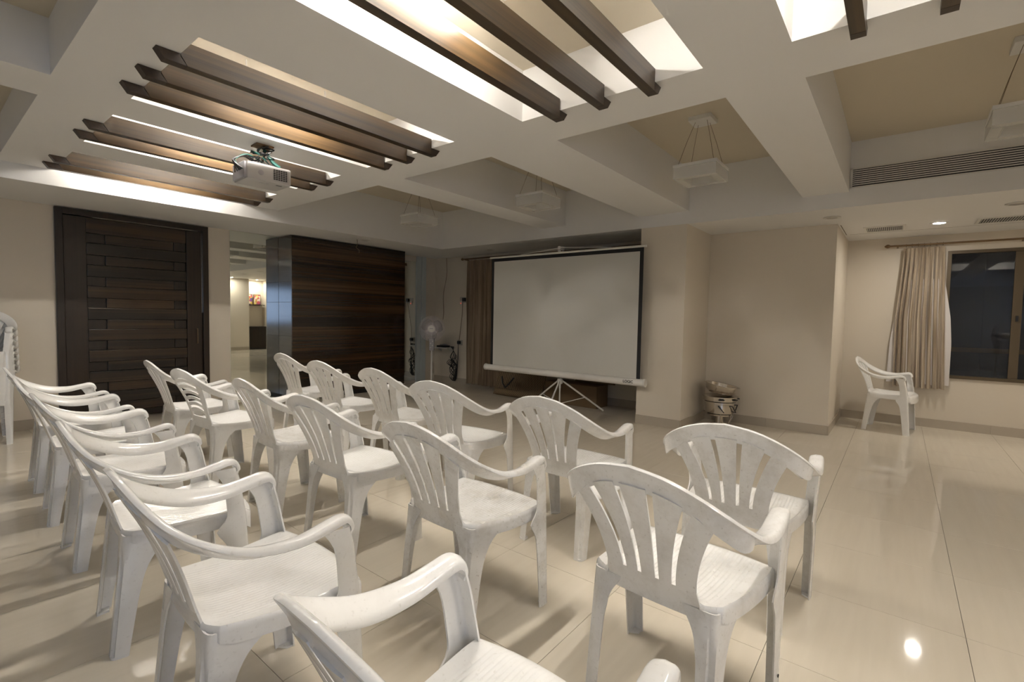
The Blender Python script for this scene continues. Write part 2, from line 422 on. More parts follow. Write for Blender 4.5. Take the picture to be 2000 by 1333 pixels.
# ------------------------------------------------------------------ cove tubes and wooden beams
def tube_light(yc, label):
    t = thing('tube_light', label, 'lamp', (1.38 if 'overhead' in label else 1.55, yc, 2.70))
    MB().box(-0.32, 0.32, -0.040, 0.040, -0.086, -0.066).build('batten', 'white_enamel', t)
    MB().tube([(-0.29, 0, -0.100), (0.29, 0, -0.100)], 0.012, 10).build('tube', 'tube', t, True)
    for sx in (-1, 1):
        MB().box(sx*0.305-0.015, sx*0.305+0.015, -0.016, 0.016, -0.114, -0.083).build('end_cap', 'white_enamel', t)
        MB().tube([(sx*0.25, 0, -0.062), (sx*0.25, 0, 0.0)], 0.004, 6).build('hanger', 'white_enamel', t)
    return t
sets = [  # opening, beam rows (y), words
    ('o0', [0.180, -0.090], 'the far right ceiling opening'),
    ('oa', [1.590, 1.310, 1.030], 'the large overhead ceiling opening'),
    ('o1', [3.205, 2.935, 2.665], 'the ceiling opening just above the projector'),
    ('o2', [4.310, 4.040], 'the ceiling opening behind the projector'),
    ('o3', [5.450, 5.180], 'the ceiling opening nearest the door'),
]
def beam_meshes():
    wv = 0.026; zb = 2.354
    body = MB().prism([(0.858, zb), (2.36, zb), (2.36, 2.46), (0.858, 2.46), (0.832, 2.42), (0.832, zb+0.04)], -wv, wv, 'y').mesh('beam_body', 'beam')
    def cap(s):
        poly = [(0.735, 2.399), (0.830, 2.399), (0.830, 2.388), (0.856, zb), (0.768, zb)] if s < 0 else [(2.362, zb), (2.405, zb), (2.440, 2.399), (2.362, 2.399)]
        return MB().prism(poly, -wv, wv, 'y').mesh('beam_end', 'beam_end')
    return body, cap(-1), cap(1)
bb, bl, br = beam_meshes()
pos3 = ['leftmost', 'middle', 'rightmost']; pos2 = ['left', 'right']
for key, rows, words in sets:
    for n, y in enumerate(rows):
        p = (pos3 if len(rows) == 3 else pos2)[n]
        t = thing('ceiling_beam', '%s dark wooden beam across %s' % (p, words), 'beam', (0, y, 0), 0, 'dark wooden ceiling beams')
        inst(bb, 'body', t); inst(bl, 'end_cap', t); inst(br, 'end_cap', t)
for yc, lb in ((0.045, 'the far right ceiling opening'), (1.45, 'the large overhead ceiling opening'), (3.07, 'the ceiling opening just above the projector'),
               (4.18, 'the ceiling opening behind the projector'), (5.32, 'the ceiling opening nearest the door'), (-1.8, 'the ceiling opening behind the camera')):
    tube_light(yc, 'lit tube lamp hidden above the beams of '+lb)

# ------------------------------------------------------------------ pendants
def pendant(x, y, label, lit=False):
    t = thing('pendant_lamp', label, 'lamp', (x, y, 0), 0, 'square pendant lamps')
    zt, zb, s, wd = 2.455, 2.345, 0.168, 0.062
    zr = 2.68 if lit else 2.84
    MB().bbox(-0.088, 0.088, -0.088, 0.088, zr-0.034, zr, 0.003).build('ceiling_plate', 'white_enamel', t)
    fr = MB()
    for sx in (-1, 1):
        fr.box(sx*s-(wd if sx > 0 else 0), sx*s+(wd if sx < 0 else 0), -s, s, zt-0.022, zt)
        fr.box(-s+wd, s-wd, sx*s-(wd if sx > 0 else 0), sx*s+(wd if sx < 0 else 0), zt-0.022, zt)
    fr.build('frame', 'white_enamel', t)
    sh = MB(); e = 0.003
    for sx in (-1, 1):
        a, b = sorted((sx*(s-e), sx*(s-e-0.006))); sh.box(a, b, -s+e, s-e, zb, zt-0.023); sh.box(-s+e+0.007, s-e-0.007, a, b, zb, zt-0.023)
        a, b = sorted((sx*(s-wd), sx*(s-wd+0.006))); sh.box(a, b, -s+wd, s-wd, zb, zt-0.023); sh.box(-s+wd+0.007, s-wd-0.007, a, b, zb, zt-0.023)
        a, b = sorted((sx*(s-e-0.007), sx*(s-wd+0.007))); sh.box(a, b, -s+e+0.007, s-e-0.007, zb, zb+0.006); sh.box(-s+wd, s-wd, a, b, zb, zb+0.006)
    sh.build('shade', 'lit_shade' if lit else 'frost', t)
    for sx in (-1, 1):
        for sy in (-1, 1):
            MB().tube([(sx*0.035, sy*0.045, zr-0.032), (sx*0.085, sy*0.09, (zr+zt)/2), (sx*0.138, sy*0.138, zt-0.002)], 0.0017, 5).build('cable', 'wire', t, True)
pendant(4.05, 1.31, 'unlit square pendant lamp in the recess right of the screen beam')
pendant(4.08, 2.94, 'unlit square pendant lamp hanging above the left half of the screen')
pendant(4.05, 4.74, 'unlit square pendant lamp hanging near the dark cabinet')
for yy, ww_ in ((2.92, 'second'), (1.31, 'third'), (-0.3, 'fourth'), (4.74, 'first')):
    pendant(-0.95, yy, 'lit cool white square pendant lamp, %s from the door in the left ceiling recesses' % ww_, True)
pendant(4.02, -0.52, 'unlit square pendant lamp in front of the long air grille')

# ------------------------------------------------------------------ grilles, downlights
g = thing('air_grille', 'long white linear air grille on the soffit face', 'vent', (XC, 0, 0))
GY0, GY1, GZ0, GZ1 = -2.0, 0.405, 2.432, 2.60
gb = MB(); gb.box(-0.012, -0.002, GY0, GY1, GZ1-0.010, GZ1+0.004); gb.box(-0.012, -0.002, GY0, GY1, GZ0-0.004, GZ0+0.006); gb.box(-0.012, -0.002, GY1-0.016, GY1, GZ0, GZ1); gb.box(-0.012, -0.002, GY0, GY0+0.016, GZ0, GZ1)
gb.build('frame', 'white_enamel', g)
MB().box(-0.003, -0.001, GY0+0.01, GY1-0.01, GZ0, GZ1).build('backing', 'black', g)
sl = MB().box(-0.011, -0.004, GY0+0.016, GY1-0.016, -0.0042, 0.0042).mesh('slat', 'white_enamel')
for k in range(8): inst(sl, 'slat', g, (0, 0, GZ0+0.022+k*(GZ1-GZ0-0.034)/7.6))
def vent(x0, x1, y0, y1, label):
    t = thing('ceiling_vent', label, 'vent', (0, 0, ZS), 0, 'small ceiling vents')
    MB().box(x0, x1, y0, y1, -0.003, -0.0005).build('backing', 'black', t)
    fr = MB(); b = 0.025
    fr.box(x0-b, x0, y0-b, y1+b, -0.010, -0.0005); fr.box(x1, x1+b, y0-b, y1+b, -0.010, -0.0005); fr.box(x0, x1, y0-b, y0, -0.010, -0.0005); fr.box(x0, x1, y1, y1+b, -0.010, -0.0005)
    fr.build('frame', 'white_enamel', t)
    n = 19; s = MB().box(x0, x1, -0.0028, 0.0028, -0.008, -0.003).mesh('slat', 'white_enamel')
    for k in range(n): inst(s, 'slat', t, (0, y0+(y1-y0)*(k+0.5)/n, 0))
vent(6.60, 6.90, 0.02, 0.335, 'small slatted ceiling vent left of the lit downlight')
vent(6.60, 6.88, -0.95, -0.58, 'small slatted ceiling vent right of the lit downlight')
def downlight(x, y, label, lit=False, z=ZS):
    t = thing('downlight', label, 'lamp', (x, y, z), 0, 'recessed ceiling downlights')
    MB().lathe((0,0,0), [(0.050,-0.001),(0.074,-0.001),(0.076,-0.006),(0.056,-0.009),(0.050,-0.007)], 28, 'z', False).build('rim', 'white_enamel', t, True)
    MB().lathe((0,0,0), [(0.0,-0.004),(0.0495,-0.004),(0.0495,-0.001)], 28).build('lens', 'spot' if lit else 'unlit', t)
    return t
downlight(6.66, -0.27, 'bright lit downlight between two ceiling vents', True)
downlight(6.3, -2.45, 'lit downlight added to brighten the right wall, seen only in the mirror', True)  # extra lamp, added so the right wall reads brighter in the mirror
downlight(5.79, 0.575, 'unlit round downlight above the alcove corner')
downlight(5.95, -0.735, 'unlit round downlight under the long air grille')
downlight(4.11, 5.98, 'unlit round downlight above the dark cabinet')
downlight(5.80, 5.10, 'unlit round downlight above the brown curtain')
# loose wire above the cabinet
MB().tube([(4.02, 6.02, ZS), (4.03, 6.03, 2.20), (4.00, 6.02, 2.15), (4.06, 6.03, 2.12), (4.05, 6.02, 2.08)], 0.004, 6).build('loose_wire', 'wire', None, True)
tag(bpy.data.objects['loose_wire'], 'short loose wire dangling from the soffit before the dark cabinet', 'wire')
# panel joint in the soffit by the window
tag(MB().box(7.035, 7.041, YR, YP-0.05, ZS-0.0012, ZS-0.0002).build('trim_1', 'grout'), kind='structure')
tag(MB().box(6.30, 7.04, YP-0.022, YP-0.014, ZS-0.0012, ZS-0.0002).build('trim_2', 'grout'), kind='structure')

# ------------------------------------------------------------------ door
d = thing('door_1', None, None, (0, YD, 0)); struct(d)
fw_ = 0.062
fr = MB(); fr.bbox(DX0, DX0+fw_, -0.045, 0.09, 0, DZ, 0.004); fr.bbox(DX1-fw_, DX1, -0.045, 0.09, 0, DZ, 0.004); fr.bbox(DX0+fw_, DX1-fw_, -0.045, 0.09, DZ-fw_, DZ, 0.004)
fr.build('door_frame', 'door_v', d)
ix0, ix1 = DX0+fw_+0.004, DX1-fw_-0.004; zt = DZ-fw_-0.006
s0, s1 = ix0+0.185, ix1-0.165
MB().bbox(ix0, s0-0.003, -0.012, 0.05, 0.008, zt, 0.003).build('stile', 'door_v', d)
MB().bbox(s1+0.003, ix1, -0.012, 0.05, 0.008, zt, 0.003).build('stile', 'door_v', d)
MB().box(s0-0.003, s1+0.003, 0.03, 0.05, 0.008, zt).build('leaf_backing', 'door_v', d)
ph, gh = 0.125, 0.105; z = zt; k = 0
plank = lambda x0, x1, z0, z1, y0, nm, m: MB().bbox(x0, x1, y0, 0.03, z0, z1, 0.003).build(nm, m, d)
plank(s0, s1, z-0.16, z-0.002, -0.004, 'plank', 'door_h'); z -= 0.16
bw = 0.155
while z > 0.05:
    z1 = max(z-gh, 0.012)
    plank(s0, s0+bw-0.003, z1+0.002, z-0.002, 0.010, 'block', 'door_v')
    plank(s0+bw+0.004, s1-bw*0.8-0.004, z1+0.002, z-0.002, 0.001, 'panel', 'door_h')
    plank(s1-bw*0.8+0.003, s1, z1+0.002, z-0.002, 0.010, 'block', 'door_v')
    z = z1
    if z < 0.05: break
    z1 = max(z-ph, 0.012)
    plank(s0, s1, z1+0.002, z-0.002, -0.008, 'plank', 'door_h'); z = z1
MB().tube([(ix1-0.06, -0.012, 1.0), (ix1-0.06, -0.035, 1.0), (ix1-0.06, -0.04, 0.9), (ix1-0.06, -0.035, 0.82), (ix1-0.06, -0.012, 0.82)], 0.006, 8).build('pull_handle', 'bronze', d, True)
MB().box(DX1-fw_-0.010, DX1-fw_-0.003, -0.016, -0.008, 1.2, zt-0.02).build('edge_strip', 'steel', d)
MB().box(DX0+0.3, DX1-fw_-0.05, -0.030, -0.022, zt+0.001, zt+0.005).build('edge_strip', 'steel', d)

# ------------------------------------------------------------------ mirrors and cabinet on the door wall
CX0, CX1, CY0 = 3.27, 5.175, 6.40
m1 = MB().bbox(2.645, CX0+0.04, YD-0.010, YD-0.001, 0.02, ZS-0.004, 0.001).build('wall_mirror', 'mirror')
tag(m1, 'tall wall mirror between the door and the dark cabinet', 'mirror')
m2 = MB().bbox(CX1-0.02, 5.725, YD-0.010, YD-0.001, 0.05, 2.16, 0.001).build('wall_mirror', 'mirror')
tag(m2, 'narrow wall mirror between the dark cabinet and the standing fan', 'mirror')
p = MB(); p.bbox(5.730, 5.825, YD-0.03, YD, 0.0, ZS-0.002, 0.003); p.bbox(5.832, 5.93, YD-0.045, YD, 0.0, ZS-0.002, 0.003)
tag(p.build('trim_3', 'post'), kind='structure')
cbt = thing('cabinet', 'tall glossy dark brown veneered cabinet standing against the mirrors', 'cabinet', (0, 0, 0))
MB().box(CX0+0.016, CX1-0.002, CY0+0.016, YD-0.013, 0.07, ZS-0.012).build('carcass', 'black', cbt)
MB().box(CX0+0.03, CX1-0.02, CY0+0.05, YD-0.02, 0.0, 0.07).build('plinth', 'black', cbt)
zz = [0.075, 0.66, 1.16, 1.70, ZS-0.010]
for a, b in zip(zz[:-1], zz[1:]):
    MB().bbox(CX0+0.001, CX1, CY0, CY0+0.016, a+0.0008, b-0.0008, 0.001).build('front_panel', 'panel_h', cbt)
zz = [0.075, 0.90, 1.36, 1.64, ZS-0.010]
for a, b in zip(zz[:-1], zz[1:]):
    MB().bbox(CX0, CX0+0.0155, CY0+0.0165, YD-0.014, a+0.0012, b-0.0012, 0.001).build('side_panel', 'panel_h2', cbt)

# ------------------------------------------------------------------ window by the single chair
wn = thing('window_1', None, None, (XW, 0, 0)); struct(wn)
fr = MB(); b = 0.035
fr.box(-0.02, 0.07, WY0, WY0+b, WZ0, WZ1); fr.box(-0.02, 0.07, WY1-b, WY1, WZ0, WZ1); fr.box(-0.02, 0.07, WY0+b, WY1-b, WZ0, WZ0+b); fr.box(-0.02, 0.07, WY0+b, WY1-b, WZ1-b, WZ1)
fr.build('window_frame', 'alu', wn)
MB().box(0.0, 0.03, -1.03, -0.955, WZ0+b, WZ1-b).build('mullion', 'alu', wn)
MB().box(-0.018, 0.0, -1.005, -0.985, 1.27, 1.33).build('latch', 'black', wn)
MB().box(0.026, 0.030, -0.955, WY1-b, WZ0+b, WZ1-b).build('pane', 'glass', wn)
MB().box(0.038, 0.042, WY0+b, -1.03, WZ0+b, WZ1-b).build('pane', 'glass', wn)
# dark sheet fence outside
fen = thing('sheet_fence', 'dark ribbed sheet fence seen through the right window', 'fence', (XW+1.3, 0, 0))
sh = MB().bbox(-0.01, 0.01, -0.2505, 0.2505, 0, 2.7, 0.004).mesh('sheet', 'corrugated')
for k in range(9): inst(sh, 'sheet', fen, (0.012*(k % 2), -3.6+k*0.5, 0))
MB().box(-0.05, -0.012, -3.9, 0.6, 0.86, 0.92).build('rail', 'carton', fen)
tag(MB().box(XW+T, XW+1.6, -4.0, 0.6, -0.06, -0.01).build('ground', 'corrugated'), kind='structure')
# window behind the camera with the dusk sky
wb = thing('window_2', None, None, (0, YR, 0)); struct(wb)
fr = MB(); fr.box(BX0, BX0+b, -0.08, 0.01, BZ0, BZ1); fr.box(BX1-b, BX1, -0.08, 0.01, BZ0, BZ1); fr.box(BX0+b, BX1-b, -0.08, 0.01, BZ0, BZ0+b); fr.box(BX0+b, BX1-b, -0.08, 0.01, BZ1-b, BZ1); fr.box(-1.43, -1.37, -0.06, -0.01, BZ0+b, BZ1-b)
fr.build('window_frame', 'alu', wb)
MB().box(BX0+b, BX1-b, -0.050, -0.046, BZ0+b, BZ1-b).build('lit_pane', 'dusk', wb)

# curtains
def curtain(name, mats, keys, ztop, label, x, amp, folds, side=-1, group=None):
    """keys: list of (z, y_left, y_right); cloth hanging in the plane x"""
    t = thing(name, label, 'curtain', (0, 0, 0), 0, group)
    return t
def cloth(parent, nm, mat, x, keys, folds, amp, seed=0, th=0.003, n=90):
    K = np.array(keys, float); rows = 26
    zs = np.interp(np.linspace(0, 1, rows), np.linspace(0, 1, len(K)), K[:, 0])
    yl = np.interp(np.linspace(0, 1, rows), np.linspace(0, 1, len(K)), K[:, 1]); yr = np.interp(np.linspace(0, 1, rows), np.linspace(0, 1, len(K)), K[:, 2])
    rnd = np.random.RandomState(seed); ph = rnd.rand(4)*6
    P = np.zeros((rows, n, 3))
    for i in range(rows):
        s = i/(rows-1)
        u = np.linspace(0, 1, n); uu = u+0.018*np.sin(2*PI*u*2+ph[0]+s*1.5)
        P[i, :, 1] = yl[i]+(yr[i]-yl[i])*u
        a = amp*(0.35+0.65*min(1, s*3)) if s > 0 else amp*0.3
        P[i, :, 0] = x+a*np.sin(2*PI*folds*uu+0.5*np.sin(2*PI*u*3+ph[1])+0.3*s)+0.35*a*np.sin(2*PI*folds*2.3*u+ph[2])
        P[i, :, 2] = zs[i]+0.004*np.sin(2*PI*folds*uu)*s
    return MB().shell(P, th).build(nm, mat, parent, True, 70)
cu = thing('curtain', 'beige silk curtain with white lining beside the right window', 'curtain', (0, 0, 0))
cloth(cu, 'drape', 'curtain', XW-0.085, [(2.12, 0.0, -0.37), (1.9, 0.005, -0.375), (1.3, 0.045, -0.40), (0.47, 0.035, -0.435)], 8, 0.028, 3)
cloth(cu, 'lining', 'lining', XW-0.055, [(1.75, -0.05, -0.385), (1.3, 0.055, -0.455), (1.0, 0.085, -0.475), (0.51, 0.10, -0.475)], 2.4, 0.006, 5, 0.002, 40)
rd = thing('curtain_rod', 'bronze curtain rod above the right window', 'rod', (0, 0, 0))
MB().tube([(XW-0.085, 0.13, 2.155), (XW-0.085, -2.2, 2.155)], 0.011, 10).build('pole', 'bronze', rd, True)
MB().lathe((XW-0.085, 0.13, 2.155), [(0.0, 0.06), (0.016, 0.045), (0.024, 0.025), (0.018, 0.008), (0.011, 0.0)], 12, 'y').build('finial', 'bronze', rd, True)
for yy in (0.06, -1.0, -2.1):
    MB().box(XW-0.095, XW-0.001, yy-0.008, yy+0.008, 2.135, 2.150).build('bracket', 'bronze', rd)
for k in range(7):
    MB().tube([(XW-0.085+0.019*math.cos(a), -0.02-k*0.055, 2.152+0.019*math.sin(a)) for a in [2*PI*q/12 for q in range(13)]], 0.0025, 5, False).build('ring', 'bronze', rd, True)
cu2 = thing('curtain', 'brown curtain hanging behind the projection screen', 'curtain', (0, 0, 0))
cloth(cu2, 'drape', 'curtain2', XF-0.09, [(2.17, 5.87, 4.75), (1.2, 5.86, 4.78), (0.05, 5.88, 4.82)], 10, 0.035, 8)
rd2 = thing('curtain_rod', 'dark curtain rod behind the top of the projection screen', 'rod', (0, 0, 0))
MB().tube([(XF-0.09, 5.98, 2.20), (XF-0.09, 2.42, 2.20)], 0.012, 10).build('pole', 'bronze', rd2, True)
MB().lathe((XF-0.09, 5.98, 2.20), [(0.0, 0.06), (0.016, 0.045), (0.024, 0.025), (0.018, 0.008), (0.011, 0.0)], 12, 'y').build('finial', 'bronze', rd2, True)
for yy in (5.93, 4.0, 2.5): MB().box(XF-0.10, XF-0.001, yy-0.008, yy+0.008, 2.18, 2.195).build('bracket', 'bronze', rd2)

# ------------------------------------------------------------------ projection screen
SX = 5.22; SY0, SY1 = 2.285, 4.545; SZ0, SZ1 = 0.535, 2.03; SYC = 3.415
ps = thing('projection_screen', 'large white projection screen on a white tripod stand', 'screen', (SX, SYC, 0))
yh = (SY1-SY0)/2
def sheet(y0, y1, z0, z1, nm, m, dx=0.0): return MB().box(dx-0.001, dx+0.001, y0, y1, z0, z1).build(nm, m, ps)
bd = 0.045
sheet(-yh+bd, yh-bd, SZ0, SZ1-bd, 'fabric', 'screen', -0.0005)
sheet(-yh, -yh+bd, SZ0, SZ1, 'border', 'blackcloth'); sheet(yh-bd, yh, SZ0, SZ1, 'border', 'blackcloth'); sheet(-yh+bd, yh-bd, SZ1-bd, SZ1, 'border', 'blackcloth')
MB().tube([(0.0, -yh-0.03, SZ1+0.012), (0.0, yh+0.03, SZ1+0.012)], 0.014, 10).build('top_bar', 'white_enamel', ps, True)
hs = MB(); hs.lathe((0.02, 0, 0.492), [(0.040, -yh-0.045), (0.044, -yh-0.02), (0.044, yh+0.07), (0.040, yh+0.095)], 16, 'y')
hs.build('roller_case', 'white_enamel', ps, True)
for sy in (-yh-0.05, yh+0.098): MB().lathe((0.02, sy, 0.492), [(0.046, -0.012), (0.048, 0.0), (0.046, 0.012)], 16, 'y').build('end_cap', 'white_plastic', ps, True)
MB().tube([(0.085, 0, 0.30), (0.085, 0, 2.10)], 0.013, 10).build('pole', 'white_enamel', ps, True)
hk = MB(); hk.bbox(-0.01, 0.10, -0.020, 0.020, 2.085, 2.125, 0.004); hk.box(-0.008, 0.008, -0.018, 0.018, 2.03, 2.075)
hk.build('hanger', 'white_plastic', ps)
MB().tube([(0.0, 0.62, SZ1+0.025), (0.0, 0.05, 2.10), (0.0, -0.05, 2.105), (0.0, -0.72, SZ1+0.025)], 0.004, 6).build('hanger_wire', 'white_plastic', ps, True)
MB().lathe((0.085, 0, 0), [(0.030, 0.36), (0.036, 0.375), (0.036, 0.415), (0.030, 0.43)], 14).build('leg_hub', 'white_plastic', ps, True)
import itertools
for az in (-48, 78, 195):
    a = math.radians(az); e = (0.085+0.58*math.cos(a), 0.58*math.sin(a), 0.012)
    MB().tube([(0.085+0.03*math.cos(a), 0.03*math.sin(a), 0.40), e], 0.011, 8).build('leg', 'white_enamel', ps, True)
    m = [0.085+0.34*math.cos(a), 0.34*math.sin(a), 0.185]
    MB().tube([(0.085, 0, 0.10), m], 0.005, 6).build('strut', 'white_enamel', ps, True)
MB().tube([(0.085, 0, 0.06), (0.085, 0, 0.32)], 0.010, 8).build('lower_pole', 'white_enamel', ps, True)
def text_mesh(body, size, name, mat, parent, mtx, ext=0.0006):
    cv = bpy.data.curves.new(name, 'FONT'); cv.body = body; cv.size = size; cv.extrude = ext; cv.offset = 0.0012; cv.align_x = 'CENTER'
    tmp = bpy.data.objects.new(name+'_tmp', cv); COL.objects.link(tmp)
    dg = bpy.context.evaluated_depsgraph_get(); me = bpy.data.meshes.new_from_object(tmp.evaluated_get(dg))
    bpy.data.objects.remove(tmp); me.materials.clear(); me.materials.append(MT[mat])
    o = bpy.data.objects.new(name, me); COL.objects.link(o); o.parent = parent; o.matrix_local = mtx; return o
R = Matrix(((0, 0, -1), (-1, 0, 0), (0, 1, 0))).to_4x4()
R.translation = Vector((-0.0245, -yh+0.135, 0.483)); text_mesh('LOGIC', 0.042, 'maker_lettering', 'black', ps, R)

# ------------------------------------------------------------------ cartons and mat behind the screen
ca = MB().bbox(-0.16, 0.16, -0.42, 0.42, 0.0, 0.30, 0.004).build('carton', 'carton'); ca.location = (5.93, 3.55, 0); tag(ca, 'brown cardboard carton standing behind the screen tripod', 'box')
ca2 = MB().bbox(-0.03, 0.03, -0.30, 0.30, 0.0, 0.46, 0.004).build('carton', 'carton'); ca2.location = (6.02, 3.30, 0.311); ca2.rotation_euler = (0, 0.10, 0); tag(ca2, 'flat brown carton panel leaning on the wall behind the tripod', 'box')
rm = thing('woven_mat', 'rolled woven brown mat leaning behind the left of the tripod', 'mat', (5.72, 4.46, 0))
P = np.zeros((12, 30, 3))
for i in range(12):
    for j in range(30):
        u, v = i/11, j/29
        P[i, j] = (0.10*u*1.6+0.05*math.sin(v*PI), -0.45+0.9*v, 0.004+0.40*u+0.02*math.sin(v*9))
MB().shell(P, 0.01).build('sheet', 'mat', rm, True)
MB().tube([(0.02, -0.42, 0.06), (0.02, 0.40, 0.06)], 0.055, 14).build('roll', 'mat', rm, True)
MB().tube([(0.0, 0.05, 0.30), (-0.03, 0.12, 0.20), (-0.04, 0.18, 0.14), (-0.03, 0.24, 0.20), (0.0, 0.28, 0.30)], 0.012, 8).build('strap', 'black', rm, True)

# ------------------------------------------------------------------ standing fan
def fan(x, y, rz, label, hz=1.0):
    t = thing('standing_fan', label, 'fan', (x, y, 0), rz)
    MB().lathe((0,0,0), [(0.0, 0.045), (0.05, 0.045), (0.17, 0.025), (0.20, 0.010), (0.20, 0.0)], 28).build('base', 'white_plastic', t, True)
    MB().tube([(0,0,0.04), (0,0,hz-0.18)], 0.016, 10).build('pole', 'white_plastic', t, True)
    MB().bbox(-0.04, 0.04, -0.038, 0.038, hz-0.36, hz-0.16, 0.01).build('control_box', 'grey_plastic', t, True)
    for k in range(4): MB().lathe((0.041, 0.015 if k % 2 else -0.015, hz-0.31+0.035*k), [(0.0, 0.006), (0.008, 0.006), (0.009, 0.0)], 10, 'x').build('button', 'white_plastic', t)
    MB().tube([(0,0,hz-0.18), (-0.03,0,hz-0.06)], 0.02, 10).build('neck', 'white_plastic', t, True)
    MB().lathe((0,0,hz), [(0.0, -0.20), (0.05, -0.19), (0.065, -0.12), (0.060, -0.04), (0.0, -0.03)], 20, 'x').build('motor', 'white_plastic', t, True)
    cg = MB()
    for k in range(64):
        a = 2*PI*k/64
        pr = [(0.04, 0.085), (0.12, 0.075), (0.185, 0.05), (0.205, 0.02), (0.185, -0.02), (0.10, -0.05), (0.06, -0.055)]
        cg.tube([(q, r*math.cos(a), hz+r*math.sin(a)) for r, q in pr], 0.0024, 4, False)
    for r, q in ((0.205, 0.02), (0.15, 0.065), (0.10, 0.078), (0.205, 0.012)):
        cg.tube([(q, r*math.cos(2*PI*k/40), hz+r*math.sin(2*PI*k/40)) for k in range(41)], 0.0022 if r > 0.2 else 0.0014, 5, False)
    cg.build('cage', 'cage', t, True)
    MB().lathe((0.08, 0, hz), [(0.055, 0.0), (0.058, 0.006), (0.04, 0.014), (0.0, 0.016)], 24, 'x').build('badge', 'white_plastic', t, True)
    MB().box(0.094, 0.0965, -0.028, 0.028, hz-0.004, hz+0.005).build('badge_mark', 'grey_plastic', t)
    for k in range(3):
        a0 = 2*PI*k/3+0.4; P = np.zeros((7, 9, 3))
        for i in range(7):
            for j in range(9):
                r = 0.035+0.14*i/6; wdt = 0.45+0.35*math.sin(PI*min(1, i/6*0.9+0.1)); a = a0+(j/8-0.5)*2*wdt*1.15
                P[i, j] = (0.01+0.02*(j/8-0.5)*2, r*math.cos(a), hz+r*math.sin(a))
        MB().shell(P, 0.002).build('blade', 'blade', t, True)
    MB().lathe((0,0,hz), [(0.035, -0.03), (0.036, 0.03), (0.0, 0.035)], 16, 'x').build('hub', 'grey_plastic', t, True)
    return t
fan(5.40, 5.98, math.radians(222), 'white standing fan beside the mirror post and wall shelf')
fan(1.75, -1.52, math.radians(100), 'white standing fan reflected in the right window', 1.02)

# ------------------------------------------------------------------ wall shelf with receiver, sockets, cables
sf = thing('wall_shelf', 'small white wall shelf right of the fan', 'shelf', (XF, 6.46, 0.645))
MB().bbox(-0.20, -0.001, -0.22, 0.22, -0.022, 0.0, 0.003).build('board', 'white_enamel', sf)
for yy in (-0.14, 0.14): MB().prism([(-0.001, -0.022), (-0.12, -0.022), (-0.001, -0.09)], yy-0.004, yy+0.004, 'y').build('bracket', 'white_enamel', sf)
bx = thing('receiver_box', 'flat black receiver box lying on the wall shelf', 'electronics', (6.09, 6.45, 0.646))
MB().bbox(-0.06, 0.08, -0.10, 0.10, 0.0, 0.030, 0.004).build('case', 'black', bx)
MB().bbox(-0.05, 0.05, -0.06, 0.03, 0.036, 0.056, 0.006).build('remote', 'grey_plastic', bx)
so = thing('wall_socket', 'wall socket with black plug and glowing red indicator', 'socket', (XF, 6.03, 1.50))
MB().bbox(-0.012, -0.001, -0.10, 0.10, -0.05, 0.05, 0.004).build('plate', 'ply', so)
MB().bbox(-0.06, -0.013, -0.055, 0.005, -0.03, 0.035, 0.008).build('plug', 'black', so)
MB().bbox(-0.03, -0.0125, 0.03, 0.085, -0.09, -0.015, 0.004).build('adapter', 'white_plastic', so)
MB().lathe((-0.031, 0.058, -0.06), [(0.0, -0.004), (0.007, -0.003), (0.007, 0.0)], 10, 'x').build('indicator', 'red', so)
so2 = thing('wall_socket', 'lower wall socket with black plug beside the shelf', 'socket', (XF, 6.12, 0.74))
MB().bbox(-0.012, -0.001, -0.06, 0.06, -0.045, 0.045, 0.004).build('plate', 'ply', so2)
MB().bbox(-0.055, -0.013, -0.03, 0.03, -0.025, 0.03, 0.008).build('plug', 'black', so2)
tag(MB().tube([(XF-0.05, 6.02, 1.47), (XF-0.03, 6.05, 1.25), (XF-0.02, 6.10, 0.98), (XF-0.03, 6.12, 0.76)], 0.004, 6).build('power_cord', 'wire', None, True), 'thin cord running from the upper socket to the lower socket', 'cord')
tag(MB().tube(spline([(XF-0.005, 6.49, 2.26), (XF-0.006, 6.48, 1.95), (XF-0.006, 6.56, 1.6), (XF-0.006, 6.55, 1.25), (XF-0.008, 6.62, 1.0), (XF-0.205, 6.70, 0.70), (XF-0.205, 6.69, 0.62), (XF-0.15, 6.67, 0.35), (XF-0.12, 6.69, 0.15)], 40), 0.0045, 6).build('antenna_cord', 'wire', None, True), 'long thin cord hanging down the wall behind the fan', 'cord')
cab = MB(); rnd = random.Random(5)
for k in range(7):
    y0 = 6.22-0.015*k; pts = [(XF-0.10, y0+0.05, 0.67), (XF-0.09, 6.20, 0.60)]
    for q in range(5): pts.append((XF-0.05-0.05*rnd.random(), 6.19+rnd.uniform(-0.06, 0.10), 0.50-0.09*q+rnd.uniform(-0.04, 0.04)))
    pts += [(XF-0.06, 6.18+0.01*k, 0.05), (XF-0.06, 6.14+0.01*k, 0.14), (XF-0.05, 6.13, 0.40), (XF-0.05, 6.12, 0.72)]
    cab.tube(spline(pts, 60), 0.005, 5)
for k in range(4):
    c = (XF-0.09, 6.28-0.03*k, 0.38-0.015*k); r = 0.075
    cab.tube([(c[0]+0.01*math.sin(3*t), c[1]+r*math.cos(t), c[2]+r*0.6*math.sin(t)) for t in np.linspace(0, 2*PI, 24)], 0.005, 5)
tag(cab.build('cable_bundle', 'black', None, True), 'tangled bundle of black cables hanging from the wall shelf', 'cables')

